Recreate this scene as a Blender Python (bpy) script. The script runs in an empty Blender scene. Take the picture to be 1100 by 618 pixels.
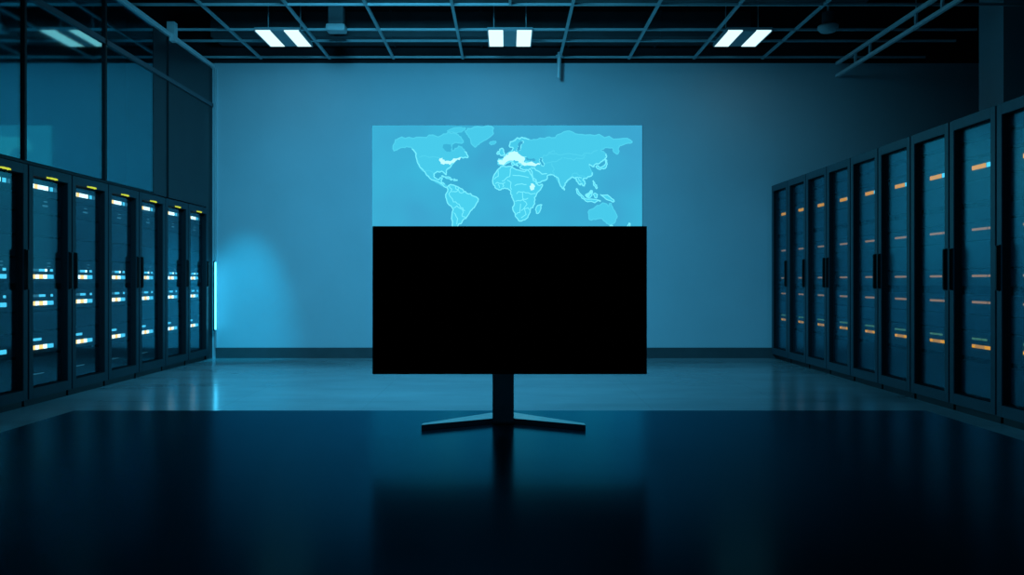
import bpy, bmesh, math, random
from mathutils import Vector, Matrix, geometry

random.seed(7)
SC = bpy.context.scene
COL = SC.collection
PI = math.pi

# ---------------------------------------------------------------- camera frame
F, VX, VY, EYE = 880.0, 545.0, 302.0, 1.06      # focal length (px), vanishing point, eye height
D = 11.28                                        # distance of the back wall
def PX(px, y): return (px - VX) / F * y
def PZ(py, y): return EYE + (VY - py) / F * y

SC.view_settings.view_transform = 'Standard'
SC.view_settings.look = 'None'
SC.view_settings.exposure = 0.0
SC.view_settings.gamma = 1.0
SC.view_settings.use_curve_mapping = False

# ---------------------------------------------------------------- materials
def principled(name, col, rough=0.5, metal=0.0, spec=0.5, noise=0.0, nscale=8.0, bump=0.0, rough_var=0.0):
    m = bpy.data.materials.new(name); m.use_nodes = True
    nt = m.node_tree; b = nt.nodes['Principled BSDF']
    b.inputs['Roughness'].default_value = rough
    b.inputs['Metallic'].default_value = metal
    b.inputs['Specular IOR Level'].default_value = spec
    b.inputs['Base Color'].default_value = (*col, 1)
    if noise or bump or rough_var:
        tc = nt.nodes.new('ShaderNodeTexCoord')
        n = nt.nodes.new('ShaderNodeTexNoise'); n.inputs['Scale'].default_value = nscale
        n.inputs['Detail'].default_value = 5
        nt.links.new(tc.outputs['Object'], n.inputs['Vector'])
        if noise:
            r = nt.nodes.new('ShaderNodeValToRGB')
            r.color_ramp.elements[0].position = 0.3; r.color_ramp.elements[1].position = 0.7
            r.color_ramp.elements[0].color = (*[c * (1 - noise) for c in col], 1)
            r.color_ramp.elements[1].color = (*[min(1, c * (1 + noise)) for c in col], 1)
            nt.links.new(n.outputs['Fac'], r.inputs['Fac'])
            nt.links.new(r.outputs['Color'], b.inputs['Base Color'])
        if rough_var:
            mr = nt.nodes.new('ShaderNodeMapRange')
            mr.inputs['To Min'].default_value = max(0, rough - rough_var)
            mr.inputs['To Max'].default_value = rough + rough_var
            nt.links.new(n.outputs['Fac'], mr.inputs['Value'])
            nt.links.new(mr.outputs['Result'], b.inputs['Roughness'])
        if bump:
            bp = nt.nodes.new('ShaderNodeBump'); bp.inputs['Strength'].default_value = bump
            bp.inputs['Distance'].default_value = 0.01
            nt.links.new(n.outputs['Fac'], bp.inputs['Height'])
            nt.links.new(bp.outputs['Normal'], b.inputs['Normal'])
    return m

def emit(name, col, s=1.0):
    m = bpy.data.materials.new(name); m.use_nodes = True
    nt = m.node_tree; nt.nodes.clear()
    o = nt.nodes.new('ShaderNodeOutputMaterial'); e = nt.nodes.new('ShaderNodeEmission')
    e.inputs['Color'].default_value = (*col, 1); e.inputs['Strength'].default_value = s
    nt.links.new(e.outputs[0], o.inputs[0])
    return m

def glass(name, tint, r0, power, refl=(1, 1, 1), rough=0.02):
    """coated glazing: a clear tinted pane with a mirror coat that grows towards grazing angles"""
    m = bpy.data.materials.new(name); m.use_nodes = True
    nt = m.node_tree; nt.nodes.clear(); N = nt.nodes.new; L = nt.links.new
    o = N('ShaderNodeOutputMaterial'); mx = N('ShaderNodeMixShader')
    t = N('ShaderNodeBsdfTransparent'); t.inputs['Color'].default_value = (*tint, 1)
    g = N('ShaderNodeBsdfGlossy'); g.inputs['Color'].default_value = (*refl, 1); g.inputs['Roughness'].default_value = rough
    lw = N('ShaderNodeLayerWeight'); lw.inputs['Blend'].default_value = 0.5
    p = N('ShaderNodeMath'); p.operation = 'POWER'; p.inputs[1].default_value = power
    ma = N('ShaderNodeMath'); ma.operation = 'MULTIPLY_ADD'; ma.inputs[1].default_value = 1 - r0; ma.inputs[2].default_value = r0
    L(lw.outputs['Facing'], p.inputs[0]); L(p.outputs[0], ma.inputs[0]); L(ma.outputs[0], mx.inputs[0])
    L(t.outputs[0], mx.inputs[1]); L(g.outputs[0], mx.inputs[2]); L(mx.outputs[0], o.inputs[0])
    return m

M = {}
M['wall'] = principled('painted_wall', (0.50, 0.60, 0.66), 0.75, spec=0.2, noise=0.03, nscale=1.4, bump=0.02)
M['dark_wall'] = principled('dark_wall', (0.08, 0.10, 0.12), 0.8, spec=0.2, noise=0.1, nscale=2)
M['pier'] = principled('pier_paint', (0.45, 0.55, 0.60), 0.8, spec=0.2, noise=0.05, nscale=2)
M['slab'] = principled('ceiling_black', (0.02, 0.024, 0.028), 0.9, spec=0.1, noise=0.2, nscale=2)
M['duct'] = principled('duct_metal', (0.06, 0.075, 0.085), 0.6, metal=0.3, noise=0.15, nscale=4)
M['beam'] = principled('beam_paint', (0.40, 0.52, 0.56), 0.5, spec=0.4, noise=0.08, nscale=6)
M['railbright'] = principled('rail_white', (0.85, 0.9, 0.92), 0.4, spec=0.5, noise=0.03, nscale=6)
M['rail'] = principled('rail_aluminium', (0.55, 0.66, 0.70), 0.4, metal=0.2, noise=0.05, nscale=6)
M['mullion'] = principled('mullion_black', (0.008, 0.01, 0.013), 0.5, spec=0.3, noise=0.1, nscale=10)
M['base'] = principled('baseboard_grey', (0.06, 0.075, 0.085), 0.5, spec=0.4, noise=0.1, nscale=5)
M['panel'] = principled('dark_panel', (0.012, 0.022, 0.028), 0.35, spec=0.35, noise=0.1, nscale=3)
M['glasswall'] = glass('glazing', (0.45, 0.55, 0.6), 0.25, 4.0, (0.36, 0.92, 1.0), 0.05)
M['doorglass'] = glass('door_glazing', (0.75, 0.8, 0.82), 0.06, 4.0, (0.5, 0.9, 1.0), 0.08)
M['doorglassr'] = glass('door_glazing_satin', (0.8, 0.85, 0.87), 0.085, 4.0, (0.35, 0.85, 1.0), 0.25)
M['rack'] = principled('rack_paint', (0.025, 0.042, 0.052), 0.45, spec=0.45, noise=0.1, nscale=12)
M['rackin'] = principled('rack_inside', (0.012, 0.014, 0.016), 0.6, spec=0.3, noise=0.1, nscale=12)
M['doorframe'] = principled('door_frame_paint', (0.030, 0.068, 0.088), 0.4, spec=0.5, noise=0.08, nscale=12)
M['seal'] = principled('door_seal_black', (0.010, 0.016, 0.02), 0.7, spec=0.1, noise=0.1, nscale=20)
M['doorframedark'] = principled('door_frame_black', (0.014, 0.036, 0.048), 0.45, spec=0.35, noise=0.08, nscale=12)
M['handle'] = principled('handle_black', (0.008, 0.009, 0.01), 0.4, spec=0.4, noise=0.1, nscale=20)
M['serverdark'] = principled('server_face_dark', (0.028, 0.042, 0.052), 0.5, spec=0.4, noise=0.2, nscale=30)
M['server'] = principled('server_face', (0.05, 0.085, 0.11), 0.5, spec=0.4, noise=0.2, nscale=30)
M['ledwhite'] = emit('led_white', (0.62, 0.95, 1.0), 3.6)
M['ledcyan'] = emit('led_cyan', (0.08, 0.62, 0.9), 1.9)
M['leddim'] = emit('led_dim', (0.05, 0.25, 0.36), 0.8)
M['ledamber'] = emit('led_amber', (1.0, 0.62, 0.19), 2.6)
M['ledamberdim'] = emit('led_amber_dim', (0.42, 0.22, 0.10), 1.1)
M['ledorange'] = emit('led_orange', (1.0, 0.40, 0.01), 1.25)
M['ledorangemid'] = emit('led_orange_mid', (0.7, 0.32, 0.06), 1.0)
M['ledgreen'] = emit('led_green', (0.10, 0.30, 0.16), 0.8)
M['plate'] = emit('name_plate_yellow', (0.50, 0.58, 0.05), 1.2)  # yellow plate marks given a glow of their own to read bright
M['lamp'] = emit('lamp_diffuser', (0.62, 0.95, 1.0), 1.35)
M['fixture'] = principled('fixture_white', (0.35, 0.42, 0.45), 0.5, spec=0.4, noise=0.04, nscale=8)
M['sensor'] = principled('sensor_plastic', (0.45, 0.50, 0.52), 0.5, spec=0.4, noise=0.04, nscale=8)
M['strip'] = emit('light_strip', (0.06, 0.62, 1.0), 7.0)
M['bezel'] = principled('monitor_plastic', (0.004, 0.0045, 0.005), 0.5, spec=0.25, noise=0.1, nscale=30)
M['screen'] = principled('monitor_screen', (0.0004, 0.0004, 0.0005), 0.5, spec=0.0, noise=0.1, nscale=30)
M['stand'] = principled('stand_metal', (0.42, 0.50, 0.54), 0.3, metal=0.9, spec=0.4, noise=0.1, nscale=40)
def lacquer(name, base, coat, r0, power, rough):
    """dark lacquered board: matt body under a tinted glossy coat"""
    m = bpy.data.materials.new(name); m.use_nodes = True
    nt = m.node_tree; nt.nodes.clear(); N = nt.nodes.new; L = nt.links.new
    o = N('ShaderNodeOutputMaterial'); mx = N('ShaderNodeMixShader')
    d = N('ShaderNodeBsdfDiffuse'); d.inputs['Color'].default_value = (*base, 1)
    g = N('ShaderNodeBsdfGlossy'); g.inputs['Color'].default_value = (*coat, 1)
    tc = N('ShaderNodeTexCoord'); n = N('ShaderNodeTexNoise'); n.inputs['Scale'].default_value = 6
    mr = N('ShaderNodeMapRange'); mr.inputs['To Min'].default_value = rough - .015; mr.inputs['To Max'].default_value = rough + .015
    L(tc.outputs['Object'], n.inputs['Vector']); L(n.outputs['Fac'], mr.inputs['Value']); L(mr.outputs[0], g.inputs['Roughness'])
    lw = N('ShaderNodeLayerWeight'); lw.inputs['Blend'].default_value = 0.5
    p = N('ShaderNodeMath'); p.operation = 'POWER'; p.inputs[1].default_value = power
    ma = N('ShaderNodeMath'); ma.operation = 'MULTIPLY_ADD'; ma.inputs[1].default_value = 1 - r0; ma.inputs[2].default_value = r0
    L(lw.outputs['Facing'], p.inputs[0]); L(p.outputs[0], ma.inputs[0]); L(ma.outputs[0], mx.inputs[0])
    L(d.outputs[0], mx.inputs[1]); L(g.outputs[0], mx.inputs[2]); L(mx.outputs[0], o.inputs[0])
    return m
M['desk'] = lacquer('desk_lacquer', (0.002, 0.004, 0.007), (0.10, 0.50, 0.68), 0.025, 6.0, 0.19)
M['ocean'] = emit('map_ocean', (0.045, 0.42, 0.665), 1.0)
M['land'] = emit('map_land', (0.072, 0.645, 0.87), 1.0)
M['landfaint'] = emit('map_land_faint', (0.066, 0.60, 0.835), 1.0)
M['coast'] = emit('map_coast', (0.19, 0.86, 1.0), 1.05)
M['coastfaint'] = emit('map_coast_faint', (0.085, 0.66, 0.88), 1.0)
M['city'] = emit('map_city_lights', (0.50, 0.95, 1.0), 1.1)
M['dispframe'] = principled('display_edge', (0.10, 0.2, 0.25), 0.4, noise=0.05, nscale=8)

# floor: polished large tiles
def floor_material():
    m = bpy.data.materials.new('polished_floor'); m.use_nodes = True
    nt = m.node_tree; b = nt.nodes['Principled BSDF']; N = nt.nodes.new; L = nt.links.new
    tc = N('ShaderNodeTexCoord')
    n = N('ShaderNodeTexNoise'); n.inputs['Scale'].default_value = 1.1; n.inputs['Detail'].default_value = 6
    mp = N('ShaderNodeMapping'); mp.inputs['Scale'].default_value = (0.7, 1.6, 1)
    L(tc.outputs['Object'], mp.inputs['Vector']); L(mp.outputs[0], n.inputs['Vector'])
    r = N('ShaderNodeValToRGB')
    r.color_ramp.elements[0].position = 0.3; r.color_ramp.elements[1].position = 0.72
    r.color_ramp.elements[0].color = (0.24, 0.32, 0.35, 1); r.color_ramp.elements[1].color = (0.36, 0.45, 0.48, 1)
    L(n.outputs['Fac'], r.inputs['Fac'])
    br = N('ShaderNodeTexBrick'); br.offset = 0.0; br.inputs['Scale'].default_value = 1.0
    br.inputs['Brick Width'].default_value = 1.2; br.inputs['Row Height'].default_value = 1.2
    br.inputs['Mortar Size'].default_value = 0.006
    br.inputs['Color1'].default_value = (1, 1, 1, 1); br.inputs['Color2'].default_value = (0.94, 0.95, 0.95, 1)
    br.inputs['Mortar'].default_value = (0.87, 0.87, 0.87, 1)
    L(tc.outputs['Object'], br.inputs['Vector'])
    mx = N('ShaderNodeMix'); mx.data_type = 'RGBA'; mx.blend_type = 'MULTIPLY'; mx.inputs[0].default_value = 1
    L(r.outputs['Color'], mx.inputs[6]); L(br.outputs['Color'], mx.inputs[7]); L(mx.outputs[2], b.inputs['Base Color'])
    mr = N('ShaderNodeMapRange'); mr.inputs['To Min'].default_value = 0.10; mr.inputs['To Max'].default_value = 0.24
    L(n.outputs['Fac'], mr.inputs['Value']); L(mr.outputs[0], b.inputs['Roughness'])
    b.inputs['Specular IOR Level'].default_value = 0.6
    return m
M['floor'] = floor_material()
def ocean_material():
    # the picture on the screen: sea in slightly varying blues
    m = M['ocean']; nt = m.node_tree; e = [n for n in nt.nodes if n.type == 'EMISSION'][0]
    tc = nt.nodes.new('ShaderNodeTexCoord'); n = nt.nodes.new('ShaderNodeTexNoise'); n.inputs['Scale'].default_value = .9; n.inputs['Detail'].default_value = 2
    r = nt.nodes.new('ShaderNodeValToRGB'); r.color_ramp.elements[0].position = .35; r.color_ramp.elements[1].position = .65
    r.color_ramp.elements[0].color = (.046, .385, .635, 1); r.color_ramp.elements[1].color = (.044, .475, .715, 1)
    nt.links.new(tc.outputs['Object'], n.inputs['Vector']); nt.links.new(n.outputs['Fac'], r.inputs['Fac']); nt.links.new(r.outputs['Color'], e.inputs['Color'])
ocean_material()

# ---------------------------------------------------------------- mesh helpers
def box(bm, x0, x1, y0, y1, z0, z1, mi=0, bevel=0.0):
    r = bmesh.ops.create_cube(bm, size=1.0)
    vs = r['verts']
    for v in vs:
        v.co = Vector(((x0 + x1) / 2 + v.co.x * (x1 - x0), (y0 + y1) / 2 + v.co.y * (y1 - y0), (z0 + z1) / 2 + v.co.z * (z1 - z0)))
    fs = {f for v in vs for f in v.link_faces}
    for f in fs: f.material_index = mi
    if bevel:
        es = {e for v in vs for e in v.link_edges}
        bmesh.ops.bevel(bm, geom=list(es), offset=bevel, segments=2, affect='EDGES', profile=0.6)

def prism(bm, pts, z0, z1, mi=0):
    """solid with a plan outline (x, y) between two heights"""
    a = [bm.verts.new((x, y, z0)) for x, y in pts]
    b = [bm.verts.new((x, y, z1)) for x, y in pts]
    n = len(pts); fs = [bm.faces.new(list(reversed(a))), bm.faces.new(b)]
    for i in range(n): fs.append(bm.faces.new((a[i], a[(i + 1) % n], b[(i + 1) % n], b[i])))
    for f in fs: f.material_index = mi
    return fs

def tube(bm, p, q, r, seg=10, mi=0):
    p, q = Vector(p), Vector(q); d = q - p
    ret = bmesh.ops.create_cone(bm, cap_ends=True, segments=seg, radius1=r, radius2=r, depth=d.length)
    mat = Matrix.Translation((p + q) / 2) @ d.to_track_quat('Z', 'Y').to_matrix().to_4x4()
    bmesh.ops.transform(bm, matrix=mat, verts=ret['verts'])
    for f in {f for v in ret['verts'] for f in v.link_faces}: f.material_index = mi

def lathe(bm, prof, seg=28, mi=0):
    rings = []
    for r, z in prof:
        rings.append([bm.verts.new((r * math.cos(2 * PI * i / seg), r * math.sin(2 * PI * i / seg), z)) for i in range(seg)])
    for a, b in zip(rings, rings[1:]):
        for i in range(seg):
            bm.faces.new((a[i], a[(i + 1) % seg], b[(i + 1) % seg], b[i])).material_index = mi
    bm.faces.new(list(reversed(rings[0]))).material_index = mi
    bm.faces.new(rings[-1]).material_index = mi

def obj(name, bm, mats, parent=None, loc=None, smooth=False):
    bmesh.ops.recalc_face_normals(bm, faces=bm.faces[:])
    me = bpy.data.meshes.new(name); bm.to_mesh(me); bm.free()
    if not isinstance(mats, (list, tuple)): mats = [mats]
    for m in mats: me.materials.append(m)
    if smooth:
        for p in me.polygons: p.use_smooth = True
    o = bpy.data.objects.new(name, me); COL.objects.link(o)
    if parent: o.parent = parent
    if loc: o.location = loc
    return o

def tag(o, label, cat, group=None):
    o['label'] = label; o['category'] = cat
    if group: o['group'] = group
    return o

def thing(name, label, cat, loc=(0, 0, 0), rotz=0.0, group=None):
    o = bpy.data.objects.new(name, None); COL.objects.link(o)
    o.location = loc; o.rotation_euler = (0, 0, rotz); o.empty_display_size = 0.1
    return tag(o, label, cat, group)

def struct(name, bm, m, label, cat='room', parent=None):
    o = obj(name, bm, m, parent); o['kind'] = 'structure'; o['label'] = label; o['category'] = cat
    return o

def boxobj(name, dims, m, parent=None, bevel=0.0):
    bm = bmesh.new(); box(bm, *dims, bevel=bevel)
    return obj(name, bm, m, parent)

def copy_tree(o, parent=None):
    c = o.copy(); COL.objects.link(c)
    if parent: c.parent = parent
    for ch in list(o.children): copy_tree(ch, c)
    return c

# ---------------------------------------------------------------- room shell
WT = 4.06                       # top of the pale wall
SLAB = 5.0
XL, XR, Y0 = -5.25, 6.85, -1.5
LX = -4.03                      # front plane of the left row of racks
RX = 3.63                       # front plane of the right row of racks

bm = bmesh.new(); box(bm, XL - .1, XR + .3, Y0, D + .3, -0.1, 0)
struct('floor', bm, M['floor'], 'polished blue-grey floor across the whole room', 'floor')
bm = bmesh.new(); box(bm, XL - .1, XR + .3, Y0, D + .3, SLAB, SLAB + .1)
struct('ceiling', bm, M['slab'], 'black ceiling slab above the open grid of beams', 'ceiling')
bm = bmesh.new(); box(bm, XL - .1, XR + .3, D, D + .2, 0, WT)
struct('wall_back', bm, M['wall'], 'pale back wall washed in blue light behind the map', 'wall')
bm = bmesh.new(); box(bm, XL - .1, XR + .3, D + .002, D + .2, WT, SLAB)
struct('trim_1', bm, M['slab'], 'black strip of wall above the pale back wall', 'wall')
bm = bmesh.new(); box(bm, XL - .1, XL, Y0, D, 0, SLAB)
struct('wall_left', bm, M['dark_wall'], 'dark wall behind the left row of racks and glazing', 'wall')
bm = bmesh.new(); box(bm, XR, XR + .1, Y0, D, 0, SLAB)
struct('wall_right', bm, M['dark_wall'], 'dark wall behind the right row of racks', 'wall')
bm = bmesh.new()
box(bm, LX + .02, XR, D - .022, D, 0, .13); box(bm, LX + .02, XR, D - .016, D, .13, .142)
struct('baseboard_back', bm, M['base'], 'dark baseboard along the foot of the back wall', 'baseboard')
# pier on the right
bm = bmesh.new(); box(bm, PX(1078, 9.6), XR, 9.6, 10.1, 0, SLAB)
struct('pillar', bm, M['pier'], 'dark plain pier rising behind the right racks', 'pillar')

# ---------------------------------------------------------------- glazing above the left racks
GX = -4.06
gz0, gz1 = 2.06, 3.98
rackW = 0.69
farY = F * 4.03 / 322
mY = [farY - k * rackW * 2 for k in (1, 2, 3, 4)]         # mullion lines fall every two racks: 9.6, 8.2, 6.8, 5.4
splitY = F * 4.06 / (VX - 165)
edges = [splitY] + [y for y in mY if y < splitY - 0.2] + [Y0]
for k in range(len(edges) - 1):
    a, b = edges[k + 1], edges[k]
    w = bmesh.new(); box(w, GX - .012, GX, a + .02, b - .02, gz0 + .02, gz1)
    o = struct('window_%d' % (k + 1), w, M['glasswall'],
               ['reflective glass pane beside the dark end panel above left racks', 'reflective glass pane in the middle of the left glazing',
                'reflective glass pane showing the map reflection above the left racks', 'reflective glass pane nearest the camera above left racks', 'reflective glass pane'][min(k, 4)], 'window')
    if k < len(edges) - 2 or True:
        f = bmesh.new()
        box(f, GX - .04, GX + .02, a - .015, a + .015, gz0, gz1)
        fo = obj('window_frame', f, M['mullion'], o); fo['kind'] = 'structure'
w = bmesh.new()
box(w, GX - .03, GX, splitY, D, gz0, gz1)                      # opaque panel added for the dark part of the reflection in the glass
box(w, GX - .03, GX, farY + .03, D, 0, gz0)                    # and down to the floor past the last rack
struct('wall_left_panel', w, M['panel'], 'dark end panel between the glazing and the back wall', 'wall')
w = bmesh.new(); box(w, GX, GX + .012, F * 4.05 / (VX - 181) - .012, F * 4.05 / (VX - 181) + .012, gz0, gz1)
struct('trim_2', w, M['mullion'], 'thin upright joint in the dark end panel', 'trim')
w = bmesh.new()
box(w, GX - .03, GX + .03, Y0, D, gz1 + .01, gz1 + .06, bevel=.006)
box(w, GX - .03, GX + .06, F * 4.0 / 356 - .05, F * 4.0 / 356 + .05, gz1 - .03, gz1 + .2)
struct('trim_3', w, M['railbright'], 'pale metal head rail on top of the left glazing', 'trim')
w = bmesh.new(); box(w, GX - .01, GX + .02, Y0, D - .02, 3.45, 3.50)
struct('trim_4', w, principled('transom_dark', (0.10, 0.13, 0.15), 0.5, metal=.3, noise=.05), 'thin grey cross rail running along the left glazing', 'trim')
w = bmesh.new(); box(w, LX + .012, LX + .030, D - .03, D - .001, .142, gz1 + .01)
struct('trim_5', w, M['rail'], 'upright metal edge where the glazing meets the back wall', 'trim')
w = bmesh.new(); box(w, GX - .05, LX, Y0, splitY + .0, 2.045, gz0 + .005)
struct('trim_6', w, M['mullion'], 'black sill under the left glazing', 'trim')

# ---------------------------------------------------------------- ceiling grid
GZ = 4.10
def gy(py): return F * (GZ - EYE) / (VY - py)
def beam(dims, label):
    b = bmesh.new(); box(b, *dims, bevel=.003)
    o = struct('ceiling_beam', b, M['beam'], label, 'beam'); o['group'] = 'beams of the open ceiling grid'
for py in (62.5, 45, 33, 6.2, -22, -60, -110):
    y = gy(py); t = .012
    beam((XL, 5.7, y - t, y + t, GZ, GZ + .028), 'thin painted beam crossing the room under the dark ceiling')
for x in (-3.38, -2.44, -1.56, -.61, .72, 1.67, 2.56, 3.5):
    beam((x - .017, x + .017, 5.5, D - .03, GZ + .003, GZ + .03), 'thin painted beam running towards the back wall under the dark ceiling')
beam((.03 - .015, .03 + .015, 5.5, gy(6.2), GZ + .003, GZ + .03), 'short painted beam ending at a cross beam over the middle lamp')

# ducts in the void above the grid
def duct(name, dims, label):
    b = bmesh.new(); box(b, *dims, bevel=.01)
    for k in range(1, 6):
        x = dims[0] + (dims[1] - dims[0]) * k / 6
        box(b, x - .012, x + .012, dims[2] - .012, dims[3] + .012, dims[4] - .012, dims[5] + .012)
    for x in (dims[0] + .5, (dims[0] + dims[1]) / 2, dims[1] - .5):
        tube(b, (x, (dims[2] + dims[3]) / 2, dims[5] - .01), (x, (dims[2] + dims[3]) / 2, SLAB + .01), .008, 8)
    tag(obj(name, b, M['duct']), label, 'duct')
duct('air_duct', (-3.9, 3.2, 10.75, 11.2, 4.27, 4.6), 'dark air duct above the grid beside the back wall')
duct('air_duct', (-3.6, 4.2, 9.25, 9.6, 4.32, 4.62), 'dark air duct above the grid in front of the lamps')
# hanging rod
bm = bmesh.new(); yr = 11.1
tube(bm, (PX(601, yr), yr, GZ + .06), (PX(600, yr), yr, PZ(84, yr)), .028, 12)
tube(bm, (PX(601, yr), yr, GZ - .005), (PX(601, yr), yr, GZ + .02), .05, 12)
tag(obj('hanging_rod', bm, M['rail']), 'short pale rod hanging from a ceiling beam above the map', 'rod')

# ---------------------------------------------------------------- ceiling lamps (two bright strips each)
def make_lamp(x, label):
    ya, yb = gy(30.4) , gy(47.7)
    yn, yf = ya, yb                                           # near and far ends
    t = thing('ceiling_light', label, 'ceiling light', (x, (yn + yf) / 2, GZ - .03), 0, 'ceiling lights')
    h = (yf - yn) / 2; w = .275
    b = bmesh.new(); box(b, -w, w, -h, h, .012, .045, bevel=.005)
    box(b, -w, -w + .012, -h, h, -.004, .02); box(b, w - .012, w, -h, h, -.004, .02)
    obj('housing', b, M['fixture'], t)
    for s in (-1, 1):
        b = bmesh.new(); box(b, s * .172 - .088, s * .172 + .088, -h + .012, h - .012, -.002, .014)
        obj('diffuser', b, M['lamp'], t)
    b = bmesh.new(); box(b, -.08, .08, -h + .01, h - .01, .0, .014)
    obj('louvre_panel', b, M['fixture'], t)
    for s in (-1, 1):
        b = bmesh.new(); tube(b, (s * .2, 0, .04), (s * .2, 0, SLAB - GZ + .02), .006, 8)
        obj('suspension_wire', b, M['beam'], t)
    return t
lampY = (gy(30.4) + gy(47.7)) / 2
lampX = [PX(305.5, lampY), PX(547.8, lampY), PX(797, lampY)]
for x, s in zip(lampX, ('over the left part of the back wall', 'in the middle, above the world map', 'over the right part, nearest the cable ladder')):
    make_lamp(x, 'twin-strip white ceiling light ' + s)

# sensors
y = 9.75
t = thing('ceiling_sensor', 'pale boxy ceiling sensor beside the left ceiling light', 'sensor', (PX(361.5, y), y, GZ - .08))
bm = bmesh.new(); box(bm, -.115, .115, -.09, .09, 0, .085, bevel=.028); obj('sensor_body', bm, M['sensor'], t)
bm = bmesh.new(); box(bm, -.09, .09, -.06, .06, .08, .30, bevel=.01); obj('mounting_box', bm, M['duct'], t)
bm = bmesh.new(); tube(bm, (0, 0, .30), (0, 0, SLAB - GZ + .08), .012); obj('stem', bm, M['beam'], t)
t = thing('smoke_detector', 'round smoke detector hanging at right near the cable ladder', 'smoke detector', (PX(889.5, y), y, GZ - .085))
bm = bmesh.new(); lathe(bm, [(.04, 0), (.085, .012), (.115, .04), (.12, .07), (.115, .085)]); obj('detector_body', bm, M['sensor'], t, smooth=True)
bm = bmesh.new(); lathe(bm, [(.07, .083), (.07, .24)]); obj('mounting_box', bm, M['duct'], t, smooth=False)
bm = bmesh.new(); tube(bm, (0, 0, .24), (0, 0, SLAB - GZ + .085), .012); obj('stem', bm, M['beam'], t)

# cable ladder on the right
lx = 4.53
t = thing('cable_ladder', 'blue-lit cable ladder of two rails running along the right ceiling', 'cable ladder', (lx, D, 3.88))
for z in (0.0, .17):
    bm = bmesh.new(); box(bm, -.022, .022, -6.2, -.02, z - .02, z + .02, bevel=.004); obj('side_rail', bm, M['railbright'], t)
y = -.75
for k, y in enumerate((-.62, -1.05, -2.2, -2.75, -3.9, -4.5, -5.6)):
    bm = bmesh.new(); box(bm, -.012, .012, y - .02, y + .02, .015, .155); obj('rung', bm, M['rail'], t)
for y in (-2.2, -5.6):
    bm = bmesh.new(); tube(bm, (0, y, .18), (0, y, SLAB - 3.88), .007, 8); obj('hanger_wire', bm, M['beam'], t)

# ---------------------------------------------------------------- world map display
dY = D - .014
sx0, sx1, sz0, sz1 = PX(399.5, dY), PX(690, dY), PZ(292, dY), PZ(134.5, dY)
disp = thing('wall_display', 'wide glowing blue world map display on the back wall', 'display', ((sx0 + sx1) / 2, D, sz0))
def dl(px, py): return (PX(px, dY) - disp.location.x, PZ(py, dY) - sz0)
bm = bmesh.new(); box(bm, sx0 - disp.location.x, sx1 - disp.location.x, -.010, -.0005, 0, sz1 - sz0)
obj('display_back', bm, M['dispframe'], disp)
bm = bmesh.new(); box(bm, sx0 - disp.location.x + .002, sx1 - disp.location.x - .002, -.0125, -.010, .002, sz1 - sz0 - .002)
obj('screen', bm, M['ocean'], disp)

def A(p): return (395 + p[0] / 5.148, 130 + p[1] / 5.148)
def B(p): return (530 + p[0] / 5.153, 130 + p[1] / 5.153)
def rough_line(pts, closed=True, amp=.12):
    n = len(pts); out = []
    rng = range(n) if closed else range(n - 1)
    for i in rng:
        a, b = pts[i], pts[(i + 1) % n]
        dx, dy = b[0] - a[0], b[1] - a[1]; l = math.hypot(dx, dy)
        for t in (.2, .5, .8):
            j = random.uniform(-amp, amp) * l if l > 1.2 else 0
            out.append((a[0] + dx * t - dy / max(l, .01) * j, a[1] + dy * t + dx / max(l, .01) * j))
    return out
def ribbon(bm, pts, w, y, closed, mi):
    n = len(pts)
    for i in range(n if closed else n - 1):
        a = Vector(pts[i]); b = Vector(pts[(i + 1) % n]); d = b - a
        if d.length < 1e-5: continue
        d.normalize(); q = Vector((-d.y, d.x)) * w / 2; e = d * w * .35
        vs = [bm.verts.new((p.x, y, p.y)) for p in (a - q - e, b - q + e, b + q + e, a + q - e)]
        bm.faces.new(vs).material_index = mi
def land(name, conv, pts, coast=True, faint=False, width=.015, amp=.12, cut=()):
    pp = [dl(*p) for p in rough_line([conv(p) for p in pts], True, amp)]
    bm = bmesh.new()
    tris = geometry.tessellate_polygon([[Vector((x, z, 0)) for x, z in pp]])
    vs = [bm.verts.new((x, -.0135, z)) for x, z in pp]
    for tr in tris:
        try: bm.faces.new([vs[i] for i in tr])
        except ValueError: pass
    if coast: ribbon(bm, pp, width, -.0143, True, 1)
    return obj(name, bm, [M['landfaint' if faint else 'land'], M['coastfaint' if faint else 'coast']], disp)
def lines(name, conv, polys, mat='coast', width=.011):
    for q in polys:
        bm = bmesh.new()
        ribbon(bm, [dl(*p) for p in rough_line([conv(p) for p in q], False, .15)], width, -.0146, False, 0)
        obj(name, bm, M[mat], disp)
def patch(name, conv, pts, mat, y=-.0153):
    pp = [dl(*p) for p in rough_line([conv(p) for p in pts], True, .2)]
    bm = bmesh.new(); vs = [bm.verts.new((x, y, z)) for x, z in pp]
    for tr in geometry.tessellate_polygon([[Vector((x, z, 0)) for x, z in pp]]):
        try: bm.faces.new([vs[i] for i in tr])
        except ValueError: pass
    return obj(name, bm, M[mat], disp)

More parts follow.
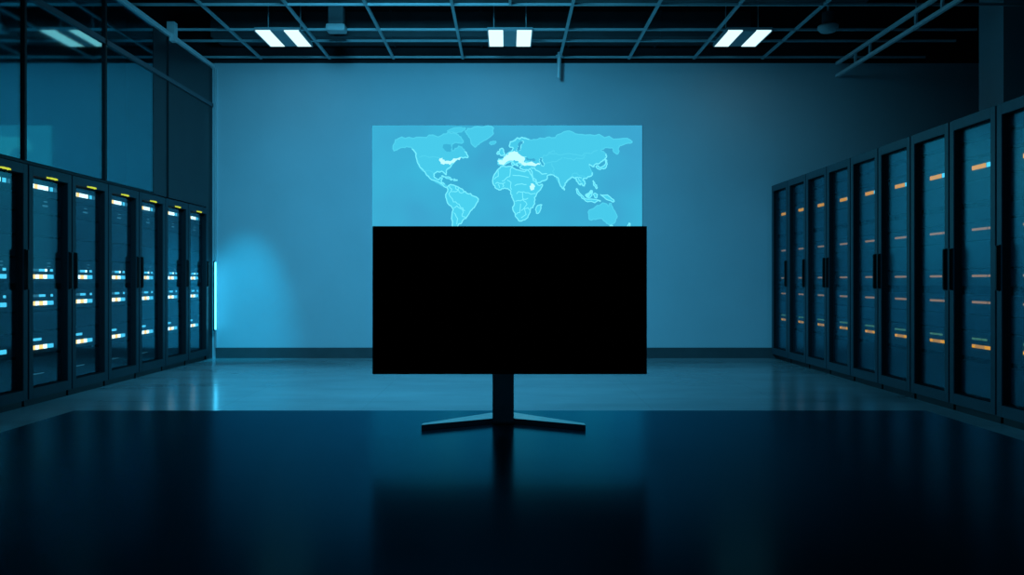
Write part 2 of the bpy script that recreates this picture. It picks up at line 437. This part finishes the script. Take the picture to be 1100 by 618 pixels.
land('continent', A, [(140,165),(150,110),(175,95),(240,98),(300,95),(350,80),(400,84),(440,62),(480,70),(505,80),(522,100),(530,115),(515,125),(490,118),(468,126),(462,150),(470,168),(500,140),(515,142),(535,165),(550,188),(556,206),(522,200),(500,210),(482,220),(466,245),(450,262),(430,274),(437,297),(427,296),(415,278),(390,280),(368,290),(368,310),(380,322),(395,325),(404,312),(414,318),(405,335),(430,352),(442,366),(428,366),(400,346),(360,326),(340,310),(320,288),(300,270),(285,250),(275,220),(270,195),(262,170),(245,150),(220,140),(190,148),(165,158)], faint=True)
lines('coastline', A, [[(245,150),(262,170),(270,195),(275,220),(285,250),(300,270),(320,288),(340,310),(360,326),(400,346),(428,366),(442,366)],
                       [(556,206),(522,200),(500,210),(482,220),(466,245),(450,262),(430,274),(437,297),(427,296),(415,278),(390,280),(368,290),(368,310),(380,322),(395,325),(404,312),(414,318),(405,335),(430,352)],
                       [(535,165),(550,188),(556,206)]], 'coast', .014)
lines('border_line', A, [[(300,278),(330,272),(355,280),(368,292)], [(275,200),(330,196),(390,200),(420,205)]], 'coastfaint', .012)
patch('inland_sea', A, [(412,150),(420,126),(450,130),(466,128),(462,150),(464,166),(444,170),(425,158)], 'ocean')
patch('city_lights', A, [(396,210),(412,203),(418,215),(440,222),(470,212),(500,206),(522,204),(490,216),(470,232),(450,242),(425,240),(402,232)], 'city')
land('island', A, [(408,302),(440,308),(470,321),(466,327),(440,316),(412,309)], width=.012)
land('island', A, [(474,322),(500,327),(480,333)], width=.012)
land('island', A, [(435,60),(470,44),(510,36),(545,40),(525,55),(480,64)], faint=True, width=.01)
land('continent', A, [(535,60),(560,40),(620,28),(700,30),(692,80),(662,100),(622,115),(602,140),(590,145),(575,130),(570,100),(552,74)], faint=True)
land('island', A, [(672,120),(690,111),(712,116),(702,127),(680,130)], faint=True, width=.012)
land('continent', A, [(440,370),(455,352),(480,355),(510,368),(530,385),(550,400),(585,412),(610,425),(612,440),(598,470),(580,490),(560,505),(545,535),(525,550),(520,565),(505,570),(495,585),(490,620),(496,665),(482,660),(470,620),(465,585),(470,530),(470,480),(450,460),(430,425),(432,405),(445,385)])
lines('border_line', A, [[(455,352),(462,385),(450,410),(470,440),(500,460),(520,480),(540,500)], [(470,480),(500,470),(525,500),(520,530),(545,535)], [(480,358),(500,390),(540,400)], [(478,500),(495,530),(490,580)], [(462,385),(490,395),(510,370)]], 'coast')
for q in ([(724,176),(733,152),(748,152),(752,168),(760,182),(748,193),(734,190)], [(714,176),(724,168),(727,182),(716,186)]):
    land('island', A, q, width=.014)

land('continent', B, [(25,242),(25,215),(55,212),(60,195),(80,180),(105,165),(112,148),(88,142),(90,125),(125,100),(165,93),(205,103),(240,106),(262,92),(290,96),(330,90),(345,95),(350,75),(380,65),(430,58),(460,70),(520,75),(600,85),(680,95),(755,105),(772,115),(740,125),(700,135),(690,150),(698,170),(685,185),(668,175),(662,150),(640,148),(600,155),(595,165),(620,175),(628,200),(615,215),(600,225),(585,235),(560,240),(556,256),(540,246),(528,240),(535,258),(550,285),(545,300),(520,315),(495,320),(510,345),(500,362),(485,345),(480,356),(465,335),(450,315),(430,310),(410,330),(395,350),(390,375),(380,375),(365,345),(350,310),(330,300),(302,297),(300,315),(290,330),(250,345),(235,338),(215,290),(205,262),(200,268),(170,270),(150,265),(145,255),(160,245),(200,240),(205,235),(190,225),(165,235),(150,240),(135,230),(125,240),(140,250),(122,243),(110,225),(95,225),(70,235),(50,248)], faint=True)
lines('coastline', B, [[(205,262),(215,290),(235,338),(250,345),(290,330),(300,315),(302,297),(330,300),(350,310),(365,345),(380,375),(390,375),(395,350),(410,330),(430,310),(450,315),(465,335),(480,356),(485,345),(500,362),(510,345),(495,320),(520,315),(545,300),(550,285)],
                       [(25,242),(25,215),(55,212),(60,195),(80,180),(105,165),(112,148),(88,142),(90,125),(125,100),(165,93),(205,103)],
                       [(528,240),(540,246),(556,256),(560,240),(585,235),(600,225),(615,215),(628,200),(622,180)],
                       [(50,248),(70,235),(95,225),(110,225),(122,243),(140,250),(125,240),(135,230),(150,240),(165,235),(190,225),(205,235),(200,240),(160,245),(145,255),(150,265),(170,270),(200,268),(205,262)],
                       [(205,258),(232,262),(262,290),(302,297)]], 'coast', .014)
lines('border_line', B, [[(262,205),(300,185),(340,175),(380,195),(430,182),(480,190),(530,180),(590,170)], [(285,240),(320,230),(360,220),(385,200)], [(340,175),(330,160),(300,180)], [(430,310),(440,290),(480,300),(520,315)], [(320,230),(335,260),(330,300)], [(385,200),(420,215),(470,212),(520,190)]], 'coastfaint', .012)
lines('border_line', B, [[(450,315),(470,310),(485,345)], [(470,310),(490,320)], [(100,180),(130,190),(150,210)], [(130,190),(125,165)], [(150,210),(190,200)]], 'coast')
patch('inland_sea', B, [(178,204),(200,208),(222,206),(238,218),(222,224),(200,218),(184,214)], 'ocean')
patch('inland_sea', B, [(258,203),(272,206),(268,220),(284,240),(274,252),(264,240),(258,222)], 'ocean')
patch('inland_sea', B, [(128,168),(138,150),(136,132),(160,112),(168,114),(150,134),(152,150),(146,164)], 'ocean')
lines('coastline', B, [[(128,168),(138,150),(136,132),(160,112),(168,114),(150,134),(152,150),(146,164)], [(258,203),(272,206),(268,220),(284,240),(274,252),(264,240),(258,203)]], 'coast', .013)
patch('city_lights', B, [(28,240),(26,218),(54,214),(62,196),(82,182),(106,168),(128,172),(150,185),(175,205),(172,225),(150,232),(132,222),(112,218),(92,220),(68,232),(50,245)], 'city')
patch('city_lights', B, [(150,232),(190,228),(230,232),(262,240),(240,246),(205,244),(165,244)], 'city')
patch('city_lights', B, [(200,372),(206,352),(220,342),(230,360),(222,380),(208,384)], 'city')
patch('city_lights', B, [(505,408),(545,382),(545,402),(528,424),(512,418)], 'coast')
land('continent', B, [(-5,325),(0,300),(25,270),(45,252),(95,248),(110,262),(145,275),(200,275),(215,310),(235,345),(250,355),(275,352),(265,375),(240,405),(228,430),(228,465),(205,490),(195,520),(180,545),(150,555),(135,550),(120,520),(108,485),(115,450),(105,425),(95,400),(95,385),(75,372),(50,375),(35,383),(15,372),(0,350)])
lines('border_line', B, [[(25,270),(30,300),(5,330)], [(95,248),(100,290),(75,320),(40,330)], [(100,290),(150,310),(205,320)], [(75,320),(100,350),(95,385)], [(110,355),(150,345),(190,350)], [(120,400),(160,390),(200,400),(240,405)], [(115,450),(160,440),(200,430)], [(150,500),(175,480),(205,490)], [(160,390),(165,430),(190,470),(150,555)], [(5,345),(40,345),(70,340)], [(30,345),(35,375)], [(55,345),(52,372)], [(120,520),(150,500),(150,450)]], 'coast')
for q in ([(235,510),(238,472),(268,458),(262,490),(247,515)], [(565,252),(575,264),(595,269),(624,258),(633,236),(624,214),(619,216),(625,236),(610,250),(590,260),(578,246)], [(455,372),(475,390),(500,425),(530,435),(592,440),(592,447),(530,446),(494,434),(470,405)], [(508,406),(546,380),(547,408),(530,426),(514,420)],
          [(554,402),(576,404),(572,426),(560,426)], [(552,328),(562,345),(578,368),(568,376),(555,350)], [(588,404),(640,418),(670,440),(666,450),(640,440),(610,426)], [(388,372),(396,378),(392,384)], [(640,580),(664,578),(656,604)], [(738,612),(734,600),(750,562),(760,576),(748,600)], [(98,235),(108,228),(118,240),(108,250)]):
    land('island', B, q, width=.013)
land('continent', B, [(522,510),(535,490),(570,475),(600,455),(628,455),(636,476),(648,452),(660,480),(683,520),(680,550),(655,576),(630,570),(615,550),(590,540),(560,545),(528,552)], faint=True, width=.014)

# ---------------------------------------------------------------- racks
def make_rack(name, W, H, dep, leds, label, group, plate, pane='doorglass', face='serverdark', frame='doorframedark'):
    """local frame: front at y=0 facing -y, width along x, depth to +y"""
    t = thing(name, label, 'server rack', group=group)
    w = W / 2 - .007
    PL = .055
    b = bmesh.new()
    box(b, -w, -w + .025, .062, dep, PL, H - .03); box(b, w - .025, w, .062, dep, PL, H - .03)
    box(b, -w, w, .062, dep, H - .03, H); box(b, -w, w, .062, dep, PL, PL + .03); box(b, -w + .025, w - .025, dep - .02, dep, PL + .03, H - .03)
    obj('cabinet', b, M['rack'], t)
    b = bmesh.new(); box(b, -w + .01, w - .01, .035, dep - .01, 0, PL); obj('plinth', b, M['handle'], t)
    for s in (-1, 1):
        b = bmesh.new(); xx = s * (w - .06)
        box(b, xx - .018, xx + .018, .115, .155, PL + .03, H - .03); obj('mounting_post', b, M['rackin'], t)
    # door: frame with the glazing set back in it
    st, tp, bt = .060, .080, .085
    b = bmesh.new(); dw = w - .003
    box(b, -dw, -dw + st, -.012, .060, PL + .008, H - .004, bevel=.003); box(b, dw - st, dw, -.012, .060, PL + .008, H - .004, bevel=.003)
    box(b, -dw + st, dw - st, -.012, .060, H - .004 - tp, H - .004); box(b, -dw + st, dw - st, -.012, .060, PL + .008, PL + .008 + bt)
    door = obj('door', b, M[frame], t)
    b = bmesh.new()
    for sx in (-1, 1):
        xa = sx * (dw - st); box(b, min(xa, xa - sx * .005), max(xa, xa - sx * .005), -.004, .037, PL + .008 + bt, H - .004 - tp)
    box(b, -dw + st, dw - st, -.004, .037, H - .009 - tp, H - .004 - tp); box(b, -dw + st, dw - st, -.004, .037, PL + .008 + bt, PL + .013 + bt)
    obj('door_seal', b, M['seal'], door)  # black lining put in to darken the shaded recess of the door
    b = bmesh.new()
    v = [b.verts.new(p) for p in ((-dw + st - .003, .038, PL + bt), (dw - st + .003, .038, PL + bt), (dw - st + .003, .038, H - tp), (-dw + st - .003, .038, H - tp))]
    b.faces.new(v)
    r = bmesh.ops.extrude_face_region(b, geom=b.faces[:])
    bmesh.ops.translate(b, verts=[g for g in r['geom'] if isinstance(g, bmesh.types.BMVert)], vec=(0, .004, 0))
    obj('door_glass', b, M[pane], door)
    # equipment
    for (z0, z1, items) in leds:
        b = bmesh.new(); box(b, -w + .045, w - .045, .056, .62, z0, z1, bevel=.003)
        k = 0
        su = obj('server_unit', b, M[face], t)
        for (xa, xb, za, zb, mm) in items:
            b = bmesh.new(); box(b, xa, xb, .051, .060, za, zb)
            obj('indicator_light', b, M[mm], su)
    if plate:
        b = bmesh.new(); rr = random.Random(3); x = -.075
        while x < .085:
            q = rr.uniform(.007, .015); box(b, x, x + q, -.017, -.012, plate - .008 + rr.uniform(-.003, .003), plate + .008 + rr.uniform(-.003, .003)); x += q + .006
        obj('name_plate', b, M['plate'], t)
    return t

def make_handle(side, W):
    """pull handle as a bmesh; side -1/+1 = which stile"""
    x = side * (W / 2 - .045); b = bmesh.new()
    box(b, x - .010, x + .010, -.040, -.026, .99, 1.32, bevel=.004)
    box(b, x - .016, x + .016, -.028, -.010, .985, 1.325)
    return b

def led_run(xa, xb, z, h, spec):
    """split a bar into (fraction, material) pieces"""
    out = []; x = xa; tot = xb - xa
    for fr, mm in spec:
        if mm: out.append((x + .002, x + fr * tot - .002, z - h / 2, z + h / 2, mm))
        x += fr * tot
    return out
def ticks(xa, n, step, z, h, mm): return [(xa + k * step, xa + k * step + step * .6, z - h / 2, z + h / 2, mm) for k in range(n)]

# left row -----------------------------------------------------
La, Lb = -.275, .150
barA = [(.22, 'ledwhite'), (.12, 'ledamber'), (.12, 'ledwhite'), (.16, 'ledamber'), (.14, 'ledwhite'), (.02, None), (.22, 'ledcyan')]
barT = [(.26, 'ledwhite'), (.12, 'ledamber'), (.34, 'ledwhite'), (.06, None), (.10, 'ledcyan'), (.04, None), (.08, 'leddim')]
barC = [(.20, 'ledcyan'), (.06, None), (.20, 'leddim'), (.22, 'ledcyan'), (.08, 'ledwhite'), (.12, None), (.10, 'ledcyan')]
barD = [(.34, 'leddim'), (.12, 'leddim'), (.24, 'ledcyan'), (.20, None), (.08, 'ledcyan')]
barE = [(.16, 'ledcyan'), (.04, None), (.5, 'ledcyan')]
left_leds = [
    (1.80, 1.93, led_run(La, .20, 1.880, .036, barT)),
    (1.66, 1.79, [(-.02, .06, 1.715, 1.73, 'leddim'), (.0, .05, 1.755, 1.765, 'leddim')]),
    (1.04, 1.25, led_run(La, Lb, 1.155, .022, barC) + led_run(La, Lb, 1.098, .036, barA) + [(.05, .10, 1.215, 1.222, 'leddim'), (.05, .10, 1.185, 1.192, 'leddim')]),
    (.81, .985, led_run(La, Lb, .932, .022, barD) + led_run(La, Lb, .866, .036, barA)),
    (.43, .61, led_run(La, .06, .552, .022, barE) + led_run(La, Lb, .483, .036, barA)),
    (.16, .40, [(-.2, .0, .25, .256, 'leddim')]),
    (.63, .79, []), (1.27, 1.44, []), (1.46, 1.64, []),
]
HL = 2.04
names_left = ['stands next to the back wall', 'stands second from the back wall', 'stands third from the back wall', 'stands in the middle, fourth from the back wall',
              'stands fifth from the back wall', 'stands sixth from the back wall', 'is nearest the camera, cut by the frame']
rl = make_rack('server_rack', rackW, HL, 1.0, left_leds, '', 'server racks of the left row', 1.962)
hl = {-1: None, 1: None}
for i in range(7):
    o = rl if i == 0 else copy_tree(rl)
    o['label'] = 'left-row server rack with white and amber lights, ' + ['next to the back wall', 'second from the back wall', 'third from the back wall', 'fourth from the back wall',
                  'fifth from the back wall', 'sixth from the back wall', 'nearest the camera, cut by the frame'][i]
    o.location = (LX, farY - (i + .5) * rackW, 0); o.rotation_euler = (0, 0, PI / 2)
left_roots = [o for o in COL.objects if o.parent is None and o.get('group') == 'server racks of the left row']
hm = {s: obj('door_handle', make_handle(s, rackW), M['handle']).data for s in (-1, 1)}
for o in [o for o in COL.objects if o.name.startswith('door_handle') and o.parent is None]: bpy.data.objects.remove(o)
def add_handle(root, me):
    d = [c for c in root.children if c.name.split('.')[0] == 'door'][0]
    h = bpy.data.objects.new('door_handle', me); COL.objects.link(h); h.parent = d
# local +x is the far side on the left row
for root, s in zip(left_roots, (1, 1, -1, 1, -1, 1, 1)): add_handle(root, hm[s])

# right row ----------------------------------------------------
WR = F * 3.63 * .0002018
HR = 2.365
Ra, Rb = -.105, .15
rbar1 = [(.74, 'ledorange'), (.04, None), (.20, 'ledcyan')]
rbar2 = [(.80, 'ledamberdim'), (.05, None), (.12, 'ledamberdim')]
rbar3 = [(.18, 'ledorange'), (.5, 'ledorangemid'), (.3, 'ledorange')]
def shelf(z): return (z - .012, z + .012, [])
right_leds = [
    (2.19, 2.27, []), (2.045, 2.15, []), (1.69, 1.85, []), (1.535, 1.64, []), (1.165, 1.37, []), (.675, .79, []),
    (1.86, 2.02, led_run(Ra, Rb, 1.953, .034, rbar1)),
    (1.38, 1.52, led_run(Ra, Rb, 1.466, .018, rbar2)),
    (1.02, 1.15, led_run(Ra, Rb, 1.10, .017, rbar2)),
    (.80, .95, led_run(Ra, Rb, .893, .018, rbar2)),
    (.46, .66, led_run(Ra, Rb - .03, .605, .016, [(.2, 'ledgreen'), (.05, None), (.3, 'ledgreen'), (.05, None), (.3, 'ledgreen')]) + led_run(Ra, Rb, .546, .026, rbar3)),
    (.16, .42, []),
]
rr_ = make_rack('server_rack', WR, HR, 1.0, right_leds, '', 'server racks of the right row', None, 'doorglassr', 'server', 'doorframe')
R0 = F * 3.63 / 284.6
for i in range(9):
    o = rr_ if i == 0 else copy_tree(rr_)
    o['label'] = 'right-row server rack with small amber lights, ' + ['next to the back wall', 'second from the back wall', 'third from the back wall', 'fourth from the back wall',
                  'fifth from the back wall', 'sixth from the back wall', 'seventh from the back wall', 'eighth from the back wall', 'nearest the camera, cut by the frame'][i]
    o.location = (RX, R0 - (i + .5) * WR, 0); o.rotation_euler = (0, 0, -PI / 2)
right_roots = [o for o in COL.objects if o.parent is None and o.get('group') == 'server racks of the right row']
hm2 = {s: obj('door_handle', make_handle(s, WR), M['handle']).data for s in (-1, 1)}
for o in [o for o in COL.objects if o.name.startswith('door_handle') and o.parent is None]: bpy.data.objects.remove(o)
# local +x is the near side on the right row
for root, s in zip(right_roots, (1, 1, 1, -1, 1, -1, 1, -1, -1)): add_handle(root, hm2[s])

# ---------------------------------------------------------------- light strip in the left corner
sy = 11.13; sxp = PX(231.5, sy)
t = thing('light_strip', 'slim upright glowing light strip in the left back corner', 'light strip', (sxp, sy, PZ(354, sy)))
hh = PZ(282, sy) - PZ(354, sy)
bm = bmesh.new(); tube(bm, (0, 0, 0), (0, 0, hh), .010, 12); obj('glowing_tube', bm, M['strip'], t)
bm = bmesh.new(); box(bm, -.026, -.011, -.014, .014, -.02, hh + .02)
obj('mounting_channel', bm, M['handle'], t)

# ---------------------------------------------------------------- desk
dz = .73
dx0, dx1 = PX(79, 2.089), PX(995, 2.089)
dyn, dyf = .30, 2.089
t = thing('desk', 'wide glossy black desk in the foreground under the monitor', 'desk', ((dx0 + dx1) / 2, 1.2, 0))
hw = (dx1 - dx0) / 2
bm = bmesh.new(); box(bm, -hw, hw, dyn - 1.2, dyf - 1.2, dz - .035, dz, bevel=.003); obj('desktop', bm, M['desk'], t)
for sxx in (-1, 1):
    for yy in (dyn - 1.2 + .1, dyf - 1.2 - .1):
        bm = bmesh.new(); box(bm, sxx * (hw - .1) - .03, sxx * (hw - .1) + .03, yy - .03, yy + .03, 0, dz - .035, bevel=.004); obj('leg', bm, M['handle'], t)
bm = bmesh.new(); box(bm, -hw + .13, hw - .13, dyf - 1.2 - .115, dyf - 1.2 - .09, .25, dz - .035); obj('modesty_panel', bm, M['handle'], t)

# ---------------------------------------------------------------- monitor
mY_ = 1.82
mx0, mx1, mz0, mz1 = PX(400, mY_), PX(695, mY_), PZ(402.3, mY_), PZ(243, mY_)
t = thing('computer_monitor', 'black switched-off computer monitor standing on the desk', 'monitor', (PX(540.5, 1.9), 1.9, dz))
ox, oy, oz = t.location
bm = bmesh.new()
box(bm, mx0 - ox, mx1 - ox, mY_ - oy, mY_ - oy + .022, mz0 - oz, mz1 - oz, bevel=.0015)
box(bm, -.20, .20, mY_ - oy + .02, mY_ - oy + .045, mz0 - oz + .06, mz1 - oz - .07, bevel=.008)
obj('casing', bm, M['bezel'], t)
bm = bmesh.new(); box(bm, mx0 - ox + .004, mx1 - ox - .004, mY_ - oy - .0006, mY_ - oy + .001, mz0 - oz + .009, mz1 - oz - .004); obj('screen', bm, M['screen'], t)
bm = bmesh.new()
sw = 23 / F * 1.893 / 2
box(bm, -sw, sw, -.008, .026, .002, .34, bevel=.002)
box(bm, -.05, .05, -.036, -.006, .22, .32, bevel=.003)
obj('stand_neck', bm, M['stand'], t)
for s, tipx in ((-1, PX(453, 1.812) - ox), (1, PX(628.7, 1.812) - ox)):
    tx = abs(tipx); c = s
    pts = [(c * 0.0, .0), (c * .022, -.003), (c * tx, -.092), (c * (tx + .001), -.086), (c * tx, -.068), (c * (.03), .078), (c * 0.0, .086)]
    if s < 0: pts = list(reversed(pts))
    bm = bmesh.new(); prism(bm, pts, 0, .012)
    bmesh.ops.bevel(bm, geom=[e for e in bm.edges if all(v.co.z > .01 for v in e.verts)], offset=.001, segments=1, affect='EDGES')
    obj('stand_foot', bm, M['stand'], t)

# ---------------------------------------------------------------- lights
def area(name, loc, aim, size, power, col, size_y=None, spread=PI):
    l = bpy.data.lights.new(name, 'AREA'); l.energy = power; l.color = col; l.size = size
    if size_y: l.shape = 'RECTANGLE'; l.size_y = size_y
    l.spread = spread
    o = bpy.data.objects.new(name, l); COL.objects.link(o); o.location = loc
    o.rotation_euler = (Vector(aim) - Vector(loc)).to_track_quat('-Z', 'Y').to_euler()
    return o
def spot(name, loc, aim, power, col, angle, blend, radius=.3):
    l = bpy.data.lights.new(name, 'SPOT'); l.energy = power; l.color = col
    l.spot_size = math.radians(angle); l.spot_blend = blend; l.shadow_soft_size = radius
    o = bpy.data.objects.new(name, l); COL.objects.link(o); o.location = loc
    o.rotation_euler = (Vector(aim) - Vector(loc)).to_track_quat('-Z', 'Y').to_euler()
    return o
BLUE = (0.10, 0.55, 1.0)
CYAN = (0.07, 0.58, 1.0)
spot('wall_washer', (-1.2, 5.2, 4.0), (-.9, D, .7), 960, (0.085, 0.62, 1.0), 108, 1.0, .4)  # added spot without a fitting, brightens the back wall
spot('corner_spot', (-3.45, 9.5, 4.0), (PX(262, D), D, .42), 430, (0.0, 0.60, 1.0), 26, 1.0, 0)  # added unseen spot that makes the glow in the left corner
area('room_lamp', (-.3, 4.6, 4.0), (-.3, 4.6, 0), 1.5, 50, CYAN)  # added fill light out of view, stands for no particular fitting

w = bpy.data.worlds.new('room_air'); SC.world = w; w.use_nodes = True
w.node_tree.nodes['Background'].inputs['Color'].default_value = (0.03, 0.30, 0.50, 1)
w.node_tree.nodes['Background'].inputs['Strength'].default_value = 0.04  # dim blue ambient fill added through the open rear of the room

# ---------------------------------------------------------------- camera
cam = bpy.data.cameras.new('camera'); co = bpy.data.objects.new('camera', cam); COL.objects.link(co)
co.location = (0, 0, EYE); co.rotation_euler = (PI / 2, 0, 0)
cam.sensor_width = 36; cam.lens = 36 * F / 1100
cam.shift_x = (550 - VX) / 1100; cam.shift_y = -(309 - VY) / 1100
cam.clip_start = .05; cam.clip_end = 60
SC.camera = co
